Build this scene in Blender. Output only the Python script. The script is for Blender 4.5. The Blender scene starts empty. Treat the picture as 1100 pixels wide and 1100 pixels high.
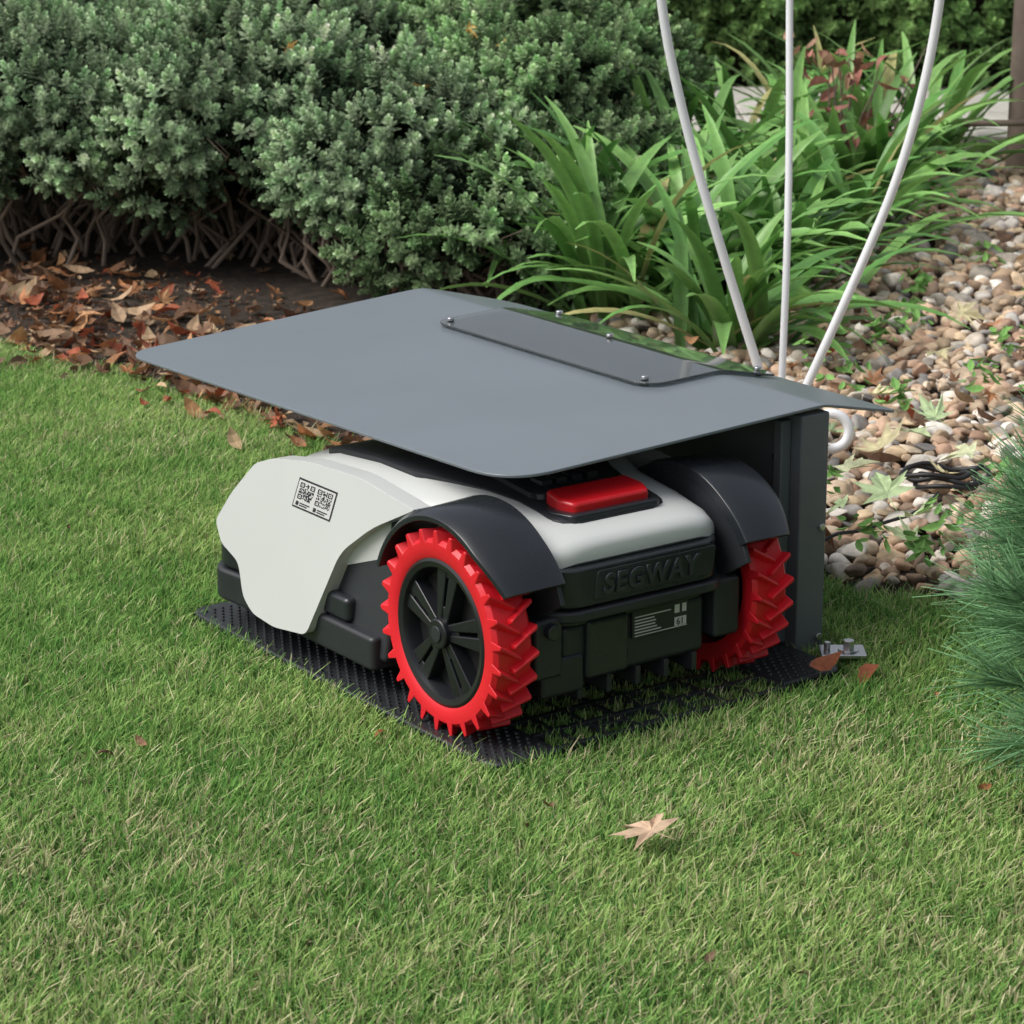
import bpy, bmesh, math, random
import numpy as np
from mathutils import Vector, Matrix
random.seed(7); rng=np.random.default_rng(7)
S=bpy.context.scene
COL=S.collection
# ------------------------------------------------------------------ materials
def newmat(name):
    m=bpy.data.materials.new(name); m.use_nodes=True
    nt=m.node_tree; b=nt.nodes["Principled BSDF"]
    return m,nt,b
def noise(nt,scale,detail=4,rough=.55,coord='Object'):
    tc=nt.nodes.new('ShaderNodeTexCoord'); n=nt.nodes.new('ShaderNodeTexNoise')
    n.inputs['Scale'].default_value=scale; n.inputs['Detail'].default_value=detail; n.inputs['Roughness'].default_value=rough
    nt.links.new(tc.outputs[coord],n.inputs['Vector']); return n
def ramp(nt,src,stops):
    r=nt.nodes.new('ShaderNodeValToRGB'); cr=r.color_ramp
    while len(cr.elements)<len(stops): cr.elements.new(.5)
    for e,(p,c) in zip(cr.elements,stops): e.position=p; e.color=(*c,1)
    nt.links.new(src,r.inputs[0]); return r
def bump(nt,b,src,strength,dist):
    bp=nt.nodes.new('ShaderNodeBump'); bp.inputs['Strength'].default_value=strength; bp.inputs['Distance'].default_value=dist
    nt.links.new(src,bp.inputs['Height']); nt.links.new(bp.outputs[0],b.inputs['Normal'])
def plastic(name,c,rough=.4,var=.12,bs=600,bstr=.15,metal=0,spec=.5,rv=.08):
    m,nt,b=newmat(name)
    n=noise(nt,5,4)
    lo=tuple(x*(1-var) for x in c); hi=tuple(min(1,x*(1+var)) for x in c)
    r=ramp(nt,n.outputs['Fac'],[(.3,lo),(.7,hi)]); nt.links.new(r.outputs[0],b.inputs['Base Color'])
    mr=nt.nodes.new('ShaderNodeMapRange'); mr.inputs[3].default_value=rough-rv; mr.inputs[4].default_value=rough+rv
    n3=noise(nt,6,4); nt.links.new(n3.outputs['Fac'],mr.inputs[0]); nt.links.new(mr.outputs[0],b.inputs['Roughness'])
    b.inputs['Metallic'].default_value=metal; b.inputs['Specular IOR Level'].default_value=spec
    if bstr>0:
        n2=noise(nt,bs,2); bump(nt,b,n2.outputs['Fac'],bstr,.0006)
    return m
M_white=plastic('white_plastic',(.55,.57,.56),.30,.02,900,0,rv=.02)
M_black=plastic('black_plastic',(.022,.024,.029),.42,.25,900,.3)
M_black2=plastic('black_satin',(.019,.022,.027),.28,.2,700,.1)
M_hub=plastic('hub_black',(.012,.013,.016),.32,.2,700,.1)
M_deep=plastic('hub_recess',(.005,.005,.006),.6,.2,700,.1)
M_mat=plastic('black_mat_plastic',(.022,.024,.028),.40,.4,400,.3)
M_red=plastic('red_rubber',(.68,.012,.024),.45,.12,500,.2)
M_redb=plastic('red_button',(.56,.010,.016),.3,.1,500,.05)
M_roof=plastic('anthracite_sheet',(.155,.18,.205),.30,.04,1500,0,metal=.0,spec=.8,rv=.03)
M_under=plastic('anthracite_post',(.12,.135,.15),.45,.12,900,.2)
M_badge=plastic('fascia_letter_plastic',(.035,.038,.044),.35,.1,900,.1)
M_smoke=plastic('clear_acrylic',(.36,.40,.40),.05,.05,100,0,rv=.03)
M_smoke.node_tree.nodes['Principled BSDF'].inputs['Transmission Weight'].default_value=.9
M_screw=plastic('steel',(.62,.62,.64),.3,.1,300,.1,metal=1)
M_tube=plastic('white_painted_tube',(.76,.77,.79),.4,.06,300,.1)
M_cable=plastic('black_cable',(.014,.014,.015),.5,.2,300,.1)
M_paper=plastic('label_white',(.55,.55,.55),.5,.05,300,0)
M_wood=plastic('weathered_wood',(.14,.105,.085),.8,.5,60,.8)
M_stem=plastic('shrub_bark',(.26,.20,.155),.85,.4,60,.8)
def leafmat(name,trans=.3,rough=.5,spec=.35,tint=1.0,nv=.25,cheap=False):
    m,nt,b=newmat(name)
    at=nt.nodes.new('ShaderNodeAttribute'); at.attribute_name='Col'
    src=at.outputs['Color']
    if nv>0:
        n=noise(nt,60,2)
        mr=nt.nodes.new('ShaderNodeMapRange'); mr.inputs[1].default_value=.3; mr.inputs[2].default_value=.7
        mr.inputs[3].default_value=1-nv; mr.inputs[4].default_value=1+nv
        nt.links.new(n.outputs['Fac'],mr.inputs[0])
        mx=nt.nodes.new('ShaderNodeVectorMath'); mx.operation='SCALE'
        nt.links.new(src,mx.inputs[0]); nt.links.new(mr.outputs[0],mx.inputs['Scale']); src=mx.outputs[0]
    if cheap:
        nt.nodes.remove(b); b=nt.nodes.new('ShaderNodeBsdfDiffuse'); nt.links.new(src,b.inputs['Color'])
        nt.links.new(b.outputs[0],nt.nodes['Material Output'].inputs['Surface'])
    else:
        nt.links.new(src,b.inputs['Base Color'])
        b.inputs['Roughness'].default_value=rough; b.inputs['Specular IOR Level'].default_value=spec
    if trans>0:
        t=nt.nodes.new('ShaderNodeBsdfTranslucent'); nt.links.new(src,t.inputs['Color'])
        ms=nt.nodes.new('ShaderNodeMixShader'); ms.inputs[0].default_value=trans
        out=nt.nodes['Material Output']
        nt.links.new(b.outputs[0],ms.inputs[1]); nt.links.new(t.outputs[0],ms.inputs[2]); nt.links.new(ms.outputs[0],out.inputs['Surface'])
    return m
M_grass=leafmat('grass_blades',.3,nv=0,cheap=True)
M_leaf=leafmat('foliage',.2,nv=0,cheap=True)
M_strap=leafmat('strap_foliage',.2,.38,.45,nv=.12)
M_dry=leafmat('dry_leaves',.15,.6,.25)
M_peb=leafmat('pebbles',0,.6,.35,nv=.22)
def groundmat(name,stops,scale,bs,bstr,bd,rough=.9):
    m,nt,b=newmat(name); n=noise(nt,scale,8,.65); r=ramp(nt,n.outputs['Fac'],stops)
    nt.links.new(r.outputs[0],b.inputs['Base Color']); b.inputs['Roughness'].default_value=rough
    n2=noise(nt,bs,6,.7); bump(nt,b,n2.outputs['Fac'],bstr,bd); return m
M_lawn=groundmat('lawn_ground',[(.3,(.06,.10,.03)),(.55,(.11,.17,.05)),(.75,(.18,.20,.09))],14,120,1,.01)
M_soil=groundmat('soil',[(.3,(.02,.014,.010)),(.5,(.05,.035,.024)),(.72,(.10,.07,.05))],30,90,1,.02)
M_pave=groundmat('paving_stone',[(.3,(.42,.40,.36)),(.55,(.5,.48,.44)),(.75,(.58,.56,.52))],6,60,.4,.004)
# ------------------------------------------------------------------ mesh helpers
def mesh_arrays(name,V,F,cols=None,mat=None,smooth=False,parent=None):
    V=np.asarray(V,dtype=np.float32); F=np.asarray(F,dtype=np.int32); k=F.shape[1]
    me=bpy.data.meshes.new(name); me.vertices.add(len(V)); me.vertices.foreach_set('co',V.ravel())
    me.loops.add(F.size); me.loops.foreach_set('vertex_index',F.ravel())
    me.polygons.add(len(F)); me.polygons.foreach_set('loop_start',np.arange(0,F.size,k,dtype=np.int32))
    me.update(calc_edges=True)
    me.polygons.foreach_set('use_smooth',np.full(len(F),smooth,dtype=bool))
    if cols is not None:
        ca=me.color_attributes.new('Col','FLOAT_COLOR','POINT')
        c=np.ones((len(V),4),dtype=np.float32); c[:,:3]=cols; ca.data.foreach_set('color',c.ravel())
    me.update()
    ob=bpy.data.objects.new(name,me); COL.objects.link(ob)
    if mat: me.materials.append(mat)
    if parent: ob.parent=parent
    return ob
def frames(nrm,spin):
    z=nrm/np.linalg.norm(nrm,axis=1,keepdims=True)
    ref=np.where(np.abs(z[:,2:3])<.95,np.array([[0,0,1.]]),np.array([[1.,0,0]]))
    x=np.cross(ref,z); x/=np.linalg.norm(x,axis=1,keepdims=True); y=np.cross(z,x)
    c=np.cos(spin)[:,None]; s=np.sin(spin)[:,None]
    x2=x*c+y*s; y2=-x*s+y*c
    return np.stack([x2,y2,z],axis=2)
def scatter(T,F,pos,R,sc,cols,vc=None):
    n=len(pos); m=len(T)
    if np.ndim(sc)==1: sc=np.repeat(sc[:,None],3,1)
    P=T[None]*sc[:,None,:]
    V=np.einsum('nij,nmj->nmi',R,P)+pos[:,None,:]
    FF=(F[None]+ (np.arange(n)*m)[:,None,None]).reshape(-1,F.shape[1])
    C=np.repeat(cols[:,None,:],m,1)
    if vc is not None: C=C*vc[None,:,None] if vc.ndim==1 else C*vc[None]
    return V.reshape(-1,3),FF,C.reshape(-1,3)
def join_parts(parts):
    Vs,Fs,Cs=[],[],[];o=0
    for V,F,C in parts:
        Vs.append(V);Fs.append(F+o);Cs.append(C);o+=len(V)
    return np.concatenate(Vs),np.concatenate(Fs),np.concatenate(Cs)
def empty(name,loc=(0,0,0),rz=0):
    e=bpy.data.objects.new(name,None); e.location=loc; e.rotation_euler=(0,0,rz); COL.objects.link(e); e.empty_display_size=.1; return e
def finish(bm,name,mat,parent,bevel=0,seg=3,smooth=True,ang=35):
    me=bpy.data.meshes.new(name); bmesh.ops.recalc_face_normals(bm,faces=bm.faces); bm.to_mesh(me); bm.free()
    ob=bpy.data.objects.new(name,me); COL.objects.link(ob); me.materials.append(mat)
    if parent: ob.parent=parent
    if smooth:
        for p in me.polygons:p.use_smooth=True
    if bevel>0:
        md=ob.modifiers.new('b','BEVEL'); md.width=bevel; md.segments=seg; md.limit_method='ANGLE'; md.angle_limit=math.radians(ang); md.harden_normals=smooth
    elif smooth:
        me.set_sharp_from_angle(angle=math.radians(40))
    return ob
def prism(name,pts,axis,a0,a1,mat,parent,bevel=.002,seg=3,shear=None):
    bm=bmesh.new()
    def mk(p,a):
        if axis=='x': v=[a,p[0],p[1]]
        elif axis=='y': v=[p[0],a,p[1]]
        else: v=[p[0],p[1],a]
        if shear: v=shear(v)
        return bm.verts.new(v)
    A=[mk(p,a0) for p in pts];B=[mk(p,a1) for p in pts]
    bm.faces.new(A);bm.faces.new(B[::-1])
    n=len(pts)
    for i in range(n): bm.faces.new((A[i],B[i],B[(i+1)%n],A[(i+1)%n]))
    return finish(bm,name,mat,parent,bevel,seg)
def box(name,x,y,z,mat,parent,bevel=.002,shear=None):
    return prism(name,[(x[0],y[0]),(x[1],y[0]),(x[1],y[1]),(x[0],y[1])],'z',z[0],z[1],mat,parent,bevel,3,shear)
def rounded(pts,rad,n=8):
    out=[];N=len(pts)
    for i in range(N):
        p=Vector(pts[i][:2]);a=Vector(pts[i-1][:2]);b=Vector(pts[(i+1)%N][:2]); r=rad[i] if hasattr(rad,'__len__') else rad
        if r<=0: out.append(tuple(p));continue
        d1=(a-p).normalized();d2=(b-p).normalized()
        p1=p+d1*r;p2=p+d2*r
        for k in range(n+1):
            t=k/n; q=(1-t)**2*p1+2*t*(1-t)*p+t*t*p2; out.append((q.x,q.y))
    return out
def revolve(name,prof,cx,cy,cz,mat,parent,n=64,s=1,x0=0):
    bm=bmesh.new();rings=[]
    for i in range(n):
        a=2*math.pi*i/n
        rings.append([bm.verts.new((cx+x0+s*x,cy+r*math.cos(a),cz+r*math.sin(a))) for r,x in prof])
    m=len(prof)
    for i in range(n):
        for j in range(m):
            bm.faces.new((rings[i][j],rings[(i+1)%n][j],rings[(i+1)%n][(j+1)%m],rings[i][(j+1)%m]))
    return finish(bm,name,mat,parent,0)
def cyl(name,c,r,d,axis,mat,parent,n=24,bevel=.0005,r2=None):
    bm=bmesh.new(); bmesh.ops.create_cone(bm,cap_ends=True,segments=n,radius1=r,radius2=r if r2 is None else r2,depth=d)
    if axis=='x': M=Matrix.Rotation(math.pi/2,4,'Y')
    elif axis=='y': M=Matrix.Rotation(math.pi/2,4,'X')
    else: M=Matrix.Identity(4)
    bmesh.ops.transform(bm,matrix=Matrix.Translation(c)@M,verts=bm.verts)
    return finish(bm,name,mat,parent,bevel,2)
def tube(name,pts,r,mat,parent,cyclic=False,res=4):
    cu=bpy.data.curves.new(name,'CURVE');cu.dimensions='3D';cu.bevel_depth=r;cu.bevel_resolution=res;cu.use_fill_caps=True
    sp=cu.splines.new('NURBS');sp.points.add(len(pts)-1)
    for p,q in zip(sp.points,pts):p.co=(*q,1)
    sp.order_u=3; sp.use_endpoint_u=not cyclic; sp.use_cyclic_u=cyclic; sp.resolution_u=8
    ob=bpy.data.objects.new(name,cu);COL.objects.link(ob);cu.materials.append(mat)
    if parent: ob.parent=parent
    return ob
def loft(name,secs,mat,parent,bevel=0):
    bm=bmesh.new();R=[[bm.verts.new(p) for p in s] for s in secs];m=len(secs[0])
    for i in range(len(R)-1):
        for j in range(m): bm.faces.new((R[i][j],R[i+1][j],R[i+1][(j+1)%m],R[i][(j+1)%m]))
    bm.faces.new(R[0]);bm.faces.new(R[-1][::-1])
    return finish(bm,name,mat,parent,bevel)

TH=math.radians(36); OX,OY=-.039,3.022
cw,sw=math.cos(TH),math.sin(TH)
def toworld(w,l): return OX+cw*w-sw*l, OY+sw*w+cw*l
def tolocal(x,y):
    dx=x-OX;dy=y-OY; return dx*cw+dy*sw, -dx*sw+dy*cw
# ------------------------------------------------------------------ MOWER
mow=empty('robot_lawn_mower',(OX,OY,.006),TH)
C=.23
def wheel(tag,x0,s):
    e=bpy.data.objects.new('wheel_'+tag,None);COL.objects.link(e);e.parent=mow
    cy,cz=.085,.137
    revolve('tyre',[(.091,.004),(.097,.0),(.112,.001),(.1165,.006),(.1165,.052),(.112,.057),(.091,.055)],0,cy,cz,M_red,e,72,s,x0)
    bm=bmesh.new();N=25
    for i in range(N):
        for side in (0,1):
            th=2*math.pi*(i+.5*side)/N
            sk=.16
            def P(r,x,a): return bm.verts.new((x0+s*x,cy+r*math.cos(a),cz+r*math.sin(a)))
            xa,xb=(.0005,.034) if side==0 else (.0575,.024)
            b0,b1=.066,.042
            vs=[P(.108,xa,th-b0),P(.108,xa,th+b0),P(.129,xa,th+b1*.5),P(.129,xa,th-b1*.5),
                P(.110,xb,th+sk-b0*.6),P(.110,xb,th+sk+b0*.6),P(.126,xb,th+sk+b1*.4),P(.126,xb,th+sk-b1*.4)]
            for f in ((0,1,2,3),(4,7,6,5),(0,4,5,1),(1,5,6,2),(2,6,7,3),(3,7,4,0)): bm.faces.new([vs[k] for k in f])
    finish(bm,'tread_lugs',M_red,e,.0018,2)
    revolve('rim',[(.060,.026),(.060,.032),(.093,.032),(.093,.003),(.089,.001),(.082,.003),(.079,.010),(.077,.026)],0,cy,cz,M_hub,e,64,s,x0)
    cyl('rim_disc',(x0+s*.028,cy,cz),.080,.006,'x',M_deep,e,48,.001)
    bm=bmesh.new()
    for i in range(5):
        a=2*math.pi*i/5+.42
        for sg in (-1,1):
            r=[(.016,sg*.0022),(.081,sg*.0030),(.081,sg*.0225),(.016,sg*.0105)]
            vs=[]
            for xx in (.004,.026):
                for rr,t in r:
                    xo=xx+(.004 if rr>.05 and xx<.01 else 0)
                    vs.append(bm.verts.new((x0+s*xo,cy+rr*math.cos(a)-t*math.sin(a),cz+rr*math.sin(a)+t*math.cos(a))))
            for f in ((0,1,2,3),(7,6,5,4),(0,4,5,1),(1,5,6,2),(2,6,7,3),(3,7,4,0)): bm.faces.new([vs[k] for k in f])
        for r0,r1,hw in ((.016,.034,.008),(.070,.0815,.014)):
            vs=[]
            for xx in (.0062,.025):
                for rr,t in ((r0,-hw),(r1,-hw),(r1,hw),(r0,hw)):
                    xo=xx+(.0028 if rr>.05 and xx<.01 else 0)
                    vs.append(bm.verts.new((x0+s*xo,cy+rr*math.cos(a)-t*math.sin(a),cz+rr*math.sin(a)+t*math.cos(a))))
            for f in ((0,1,2,3),(7,6,5,4),(0,4,5,1),(1,5,6,2),(2,6,7,3),(3,7,4,0)): bm.faces.new([vs[k] for k in f])
    finish(bm,'spokes',M_hub,e,.0018,3)
    cyl('hub_cap',(x0+s*.005,cy,cz),.019,.016,'x',M_hub,e,32,.003)
    cyl('hub_centre',(x0-s*.0035,cy,cz),.010,.003,'x',M_black,e,32,.001)
    cyl('hub_motor',(x0+s*.048,cy,cz),.055,.05-.006,'x',M_black,e,32,.004)
wheel('left',0.0,1); wheel('right',.46,-1)
def fender(tag,w0,w1,s):
    cy,cz=.085,.137
    n=26
    bm=bmesh.new();rings=[]
    for i in range(n+1):
        a=math.radians(31+ (157-31)*i/n)
        t=i/n
        outer=w0 + s*(.014*(max(0,.22-t)*4.5)**1.5)
        l=lambda r: (cy-r*math.cos(a), cz+r*math.sin(a))
        R=.148+.004*math.sin(math.pi*t)+.006*max(0,.2-t)*5
        prof=[(outer,R-.013),(outer,R-.006),(outer+s*.010,R),(w1-s*.004,R+.004),(w1,R+.002),(w1,R-.012),(outer+s*.006,R-.012)]
        rings.append([bm.verts.new((w,*l(r))) for w,r in prof])
    m=len(rings[0])
    for i in range(n):
        for j in range(m): bm.faces.new((rings[i][j],rings[i+1][j],rings[i+1][(j+1)%m],rings[i][(j+1)%m]))
    bm.faces.new(rings[0]);bm.faces.new(rings[-1][::-1])
    finish(bm,'fender_'+tag,M_black2,mow,.0012,2)
    pts=[(cy-.146*math.cos(math.radians(a)),cz+.146*math.sin(math.radians(a))) for a in range(22,160,6)]
    pts+=[(cy+.12,.14),(cy-.05,.14)]
    prism('wheel_arch_'+tag,pts,'x',w1-s*.0015,w1-s*.008,M_black,mow,.001)
fender('left',-.004,.092,1); fender('right',.464,.372,-1)
st=[(-.014,.095,.226,.240),(-.010,.115,.222,.247),(.0,.131,.219,.253),(.025,.142,.217,.259),(.08,.150,.217,.268),(.16,.158,.217,.276),(.21,.180,.205,.281),(.25,.20,.185,.284),(.35,.207,.15,.284),(.45,.207,.13,.275),(.53,.200,.13,.254),(.58,.188,.13,.225),(.61,.172,.13,.19),(.632,.15,.132,.155)]
secs=[]
for l,hw,zb,zt in st:
    sec=[]
    for k in range(33):
        a=math.pi*k/32; cx=math.cos(a); sx=math.sin(a)
        sec.append((C-hw*math.copysign(abs(cx)**.42,cx),l,zb+(zt-zb)*abs(sx)**.6))
    secs.append(sec)
loft('top_shell',secs,M_white,mow)
PW=-.014
panel=[(.545,.246),(.595,.195),(.627,.15),(.605,.124),(.556,.109),(.534,.068),(.505,.052),(.449,.048),(.372,.058),(.318,.180),(.255,.226),(.17,.268),(.30,.281),(.42,.275),(.50,.262)]
panel=rounded(panel,[.012,.012,.009,.009,.012,.012,.012,.012,.012,.022,.022,.006,.02,.02,.012],5)
k=.175
prism('side_panel_left',panel,'x',PW,.012,M_white,mow,.0035,4,lambda v:[v[0]+(v[2]-.05)*k,v[1],v[2]])
prism('side_panel_right',panel,'x',.46-PW,.448,M_white,mow,.0035,4,lambda v:[v[0]-(v[2]-.05)*k,v[1],v[2]])
prism('chassis',[(.222,.055),(.60,.055),(.60,.13),(.50,.16),(.36,.18),(.29,.235),(.235,.25),(.222,.2)],'x',.010,.450,M_black,mow,.008,3,lambda v:[v[0]+(.15*(v[2]-.05) if v[0]<.2 else -.15*(v[2]-.05)),v[1],v[2]])
bo=rounded([(.001,.235),(.459,.235),(.460,.57),(.466,.625),(.39,.680),(.07,.680),(-.006,.625),(.000,.57)],[.01,.01,.01,.03,.05,.05,.03,.01],8)
prism('bumper',bo,'z',.043,.088,M_black,mow,.006)
bo2=rounded([(.006,.30),(.454,.30),(.455,.57),(.462,.618),(.39,.672),(.07,.672),(-.002,.618),(.005,.57)],[.01,.01,.01,.03,.05,.05,.03,.01],8)
prism('bumper_top',bo2,'z',.089,.122,M_black2,mow,.007)
prism('front_nose',rounded([(.06,.5),(.40,.5),(.40,.655),(.06,.655)],.03,6),'z',.125,.15,M_black,mow,.008)
fo=rounded([(.088,.2),(.088,.012),(.118,-.026),(.342,-.026),(.372,.012),(.372,.2)],[.005,.02,.02,.02,.02,.005],6)
prism('rear_fascia',fo,'z',.172,.222,M_black2,mow,.006)
fo3=rounded([(.084,.2),(.084,.008),(.114,-.031),(.346,-.031),(.376,.008),(.376,.2)],[.005,.02,.02,.02,.02,.005],6)
prism('rear_ledge',fo3,'z',.156,.170,M_black,mow,.004)
fo4=rounded([(.100,.2),(.100,.020),(.125,-.012),(.335,-.012),(.36,.02),(.36,.2)],[.005,.02,.02,.02,.02,.005],6)
prism('rear_lower_body',fo4,'z',.145,.157,M_black,mow,.003)
box('rear_lower_box',(.118,.342),(-.008,.3),(.072,.146),M_black,mow,.008)
box('rear_recess_block',(.150,.215),(-.016,.05),(.074,.150),M_black2,mow,.006)
box('bracket_left',(.070,.112),(-.018,.14),(.088,.165),M_black,mow,.006)
box('bracket_left_lower',(.085,.150),(-.012,.12),(.060,.110),M_black,mow,.006)
box('bracket_right',(.350,.392),(-.018,.14),(.088,.165),M_black,mow,.006)
cyl('latch_left',(.092,-.022,.150),.010,.012,'y',M_black2,mow,20,.002)
prism('badge_frame',rounded([(.150,.180),(.336,.180),(.342,.216),(.156,.216)],.005,4),'y',-.0275,-.02,M_mat,mow,.001)
tb=bpy.data.curves.new('fascia_lettering','FONT');tb.body='SEGWAY';tb.size=.034;tb.extrude=.0014;tb.offset=.0006;tb.bevel_depth=.0004;tb.shear=.15;tb.space_character=1.12
tbo=bpy.data.objects.new('fascia_lettering',tb);COL.objects.link(tbo);tbo.parent=mow;tbo.location=(.163,-.0288,.1865);tbo.rotation_euler=(math.pi/2,0,0);tb.materials.append(M_badge)
for i in range(5):
    box('underside_fin_%d'%(i+1),(.14+i*.045,.148+i*.045),(-.011,.1),(.05,.074),M_black,mow,.002)
def decktop(w,l):
    ls=[s[0] for s in st]; hw=np.interp(l,ls,[s[1] for s in st]); zb=np.interp(l,ls,[s[2] for s in st]); zt=np.interp(l,ls,[s[3] for s in st])
    c=min(1,abs((w-C)/hw))**(1/.42); return zb+(zt-zb)*max(0,(1-c*c))**.3
def strips(name,hw,l0,l1,h,mat,n=14,r=.03):
    secs=[]
    for i in range(n+1):
        l=l0+(l1-l0)*i/n
        H=hw(l) if callable(hw) else hw
        e=min(l-l0,l1-l); q=H-(r-math.sqrt(max(0,r*r-(r-min(e,r))**2)))
        zt=decktop(C,l)
        secs.append([(C-q,l,zt-.018),(C-q,l,zt+h-.002),(C-q+.003,l,zt+h),(C+q-.003,l,zt+h),(C+q,l,zt+h-.002),(C+q,l,zt-.018)])
    loft(name,secs,mat,mow)
strips('deck_inlay',lambda l:float(np.interp(l,[0,.12,.17,.26,.50],[.086,.086,.098,.140,.135])),.028,.50,.0020,M_black,48)
strips('control_panel',.070,.100,.24,.010,M_black2,24,.02)
strips('display_rim',.045,.26,.46,.008,M_black2,24,.03)
rb=rounded([(.163,.062),(.172,.040),(.288,.040),(.297,.062),(.292,.096),(.168,.096)],.007,5)
prism('stop_button',rb,'z',.255,.285,M_redb,mow,.005,4,lambda v:[v[0],v[1],v[2]+(v[1]-.07)*.12])
prism('stop_button_surround',rounded([(.152,.060),(.162,.030),(.298,.030),(.308,.060),(.300,.108),(.160,.108)],.008,5),'z',.24,.270,M_black2,mow,.003)
for i in range(4): box('key_%d'%(i+1),(.185+i*.024,.201+i*.024),(.125,.15),(.27,.2885),M_mat,mow,.001)
def qrlabel():
    y0,y1,z0,z1=.345,.437,.212,.252
    sh=.010
    def P(u,v,off):
        l=y1+(y0-y1)*u - sh*(v-.5); z=z0+(z1-z0)*v
        return (PW+(z-.05)*k-off,l,z)
    V=[];F=[];mi=[]
    def quad(u0,u1,v0,v1,off,m):
        b=len(V); V.extend([P(u0,v0,off),P(u1,v0,off),P(u1,v1,off),P(u0,v1,off)]);F.append((b,b+1,b+2,b+3));mi.append(m)
    quad(0,1,0,1,.0006,0); quad(.025,.975,.06,.94,.0010,1)
    for s0 in (.08,.54):
        n=17
        for i in range(n):
            for j in range(n):
                fx=lambda a,b:(0<=a<5 and 0<=b<5 and not(a in(1,3) and 1<=b<=3) and not(b in(1,3) and 1<=a<=3))
                fi=fx(i,j) or fx(n-1-i,n-1-j) or fx(i,n-1-j)
                inz=(i<6 and j<6) or (i>n-7 and j>n-7) or (i<6 and j>n-7)
                if fi or (not inz and random.random()<.5):
                    quad(s0+i*.38/n,s0+(i+1)*.38/n,.32+j*.56/n,.32+(j+1)*.56/n,.0014,0)
        quad(s0,s0+.07,.10,.24,.0014,0); quad(s0+.10,s0+.36,.18,.22,.0014,0); quad(s0+.10,s0+.3,.11,.15,.0014,0)
    me=bpy.data.meshes.new('qr_label');me.from_pydata(V,[],F);me.materials.append(M_black);me.materials.append(M_paper)
    for p,m in zip(me.polygons,mi):p.material_index=m
    o=bpy.data.objects.new('qr_label',me);COL.objects.link(o);o.parent=mow
qrlabel()
box('rating_label',(.222,.310),(-.0125,-.006),(.112,.148),M_mat,mow,.0008)
def quads(name,rects,y,mat):
    V=[];F=[]
    for x0,x1,z0,z1 in rects:
        b=len(V);V+= [(x0,y,z0),(x1,y,z0),(x1,y,z1),(x0,y,z1)];F.append((b,b+1,b+2,b+3))
    me=bpy.data.meshes.new(name);me.from_pydata(V,[],F);me.materials.append(mat);o=bpy.data.objects.new(name,me);COL.objects.link(o);o.parent=mow
rects=[(.225,.282,.1385,.1400),(.225,.308,.1143,.1155)]
for j in range(5): rects.append((.225,.225+.03+random.random()*.022,.118+j*.004,.1197+j*.004))
rects+=[(.288,.307,.116,.1275),(.288,.296,.133,.144),(.300,.307,.133,.144)]
quads('rating_label_print',rects,-.0132,M_paper)
tx=bpy.data.curves.new('rating_number','FONT');tx.body='61';tx.size=.0125;tx.extrude=.0002;to=bpy.data.objects.new('rating_number',tx);COL.objects.link(to)
to.parent=mow;to.location=(.2905,-.0140,.1175);to.rotation_euler=(math.pi/2,0,0);tx.materials.append(M_black)
# ------------------------------------------------------------------ DOCK MAT
dock=empty('charging_dock',(OX,OY,.003),TH)
zt=.014
WA,WB,LA,LB=-.014,.562,-.050,.682
prism('rail_left',rounded([(WA,LA),(.085,LA),(.085,LB),(WA,LB)],[.03,0,0,.03],6),'z',.002,zt,M_mat,dock,.004)
prism('rail_right',rounded([(.455,LA+.015),(WB,LA+.015),(.551,LB),(.455,LB)],[0,.03,.03,0],6),'z',.002,zt,M_mat,dock,.004)
box('front_pad',(.0855,.4545),(.42,LB),(.002,zt-.001),M_mat,dock,.003)
bm=bmesh.new()
def addbox(bm,x,y,z):
    vs=[bm.verts.new(p) for p in ((x[0],y[0],z[0]),(x[1],y[0],z[0]),(x[1],y[1],z[0]),(x[0],y[1],z[0]),(x[0],y[0],z[1]),(x[1],y[0],z[1]),(x[1],y[1],z[1]),(x[0],y[1],z[1]))]
    for f in ((0,3,2,1),(4,5,6,7),(0,1,5,4),(1,2,6,5),(2,3,7,6),(3,0,4,7)): bm.faces.new([vs[i] for i in f])
for i,l in enumerate([-.044,.006,.056,.108,.16,.215,.27,.33,.39]):
    addbox(bm,(.086,.454),(l,l+.009),(.003,.0130))
for i in range(8):
    x=.118+i*.047
    addbox(bm,(x,x+.008),(-.042,.42),(.0035,.0122))
for (xa,xb,ya,yb) in ((.126,.165,.015,.020),(.220,.259,-.034,-.029),(.267,.306,.030,.035),(.314,.353,-.015,-.010),(.173,.212,-.010,-.005)):
    addbox(bm,(xa,xb),(ya,yb),(.0038,.0118))
finish(bm,'lattice',M_mat,dock,.0015,2)
bm=bmesh.new()
def stud(x,y,r=.0034):
    z0,z1=zt-.001,zt+.0026
    a=[bm.verts.new((x+r*math.cos(t*math.pi/3),y+r*math.sin(t*math.pi/3),z0)) for t in range(6)]
    b=[bm.verts.new((x+r*.7*math.cos(t*math.pi/3),y+r*.7*math.sin(t*math.pi/3),z1)) for t in range(6)]
    bm.faces.new(b)
    for i in range(6): bm.faces.new((a[i],a[(i+1)%6],b[(i+1)%6],b[i]))
for (xa,xb,ya,yb) in ((.0,.078,-.035,.665),(.464,.545,-.022,.66)):
    j=0;y=ya
    while y<yb:
        x=xa+(.0065 if j%2 else 0)
        while x<xb: stud(x,y);x+=.013
        y+=.0115;j+=1
finish(bm,'studs',M_mat,dock,0)
prism('dock_tower',rounded([(.685,.0),(.73,.0),(.73,.09),(.71,.105),(.688,.08)],.008,4),'x',.13,.33,M_black,dock,.004)
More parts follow.
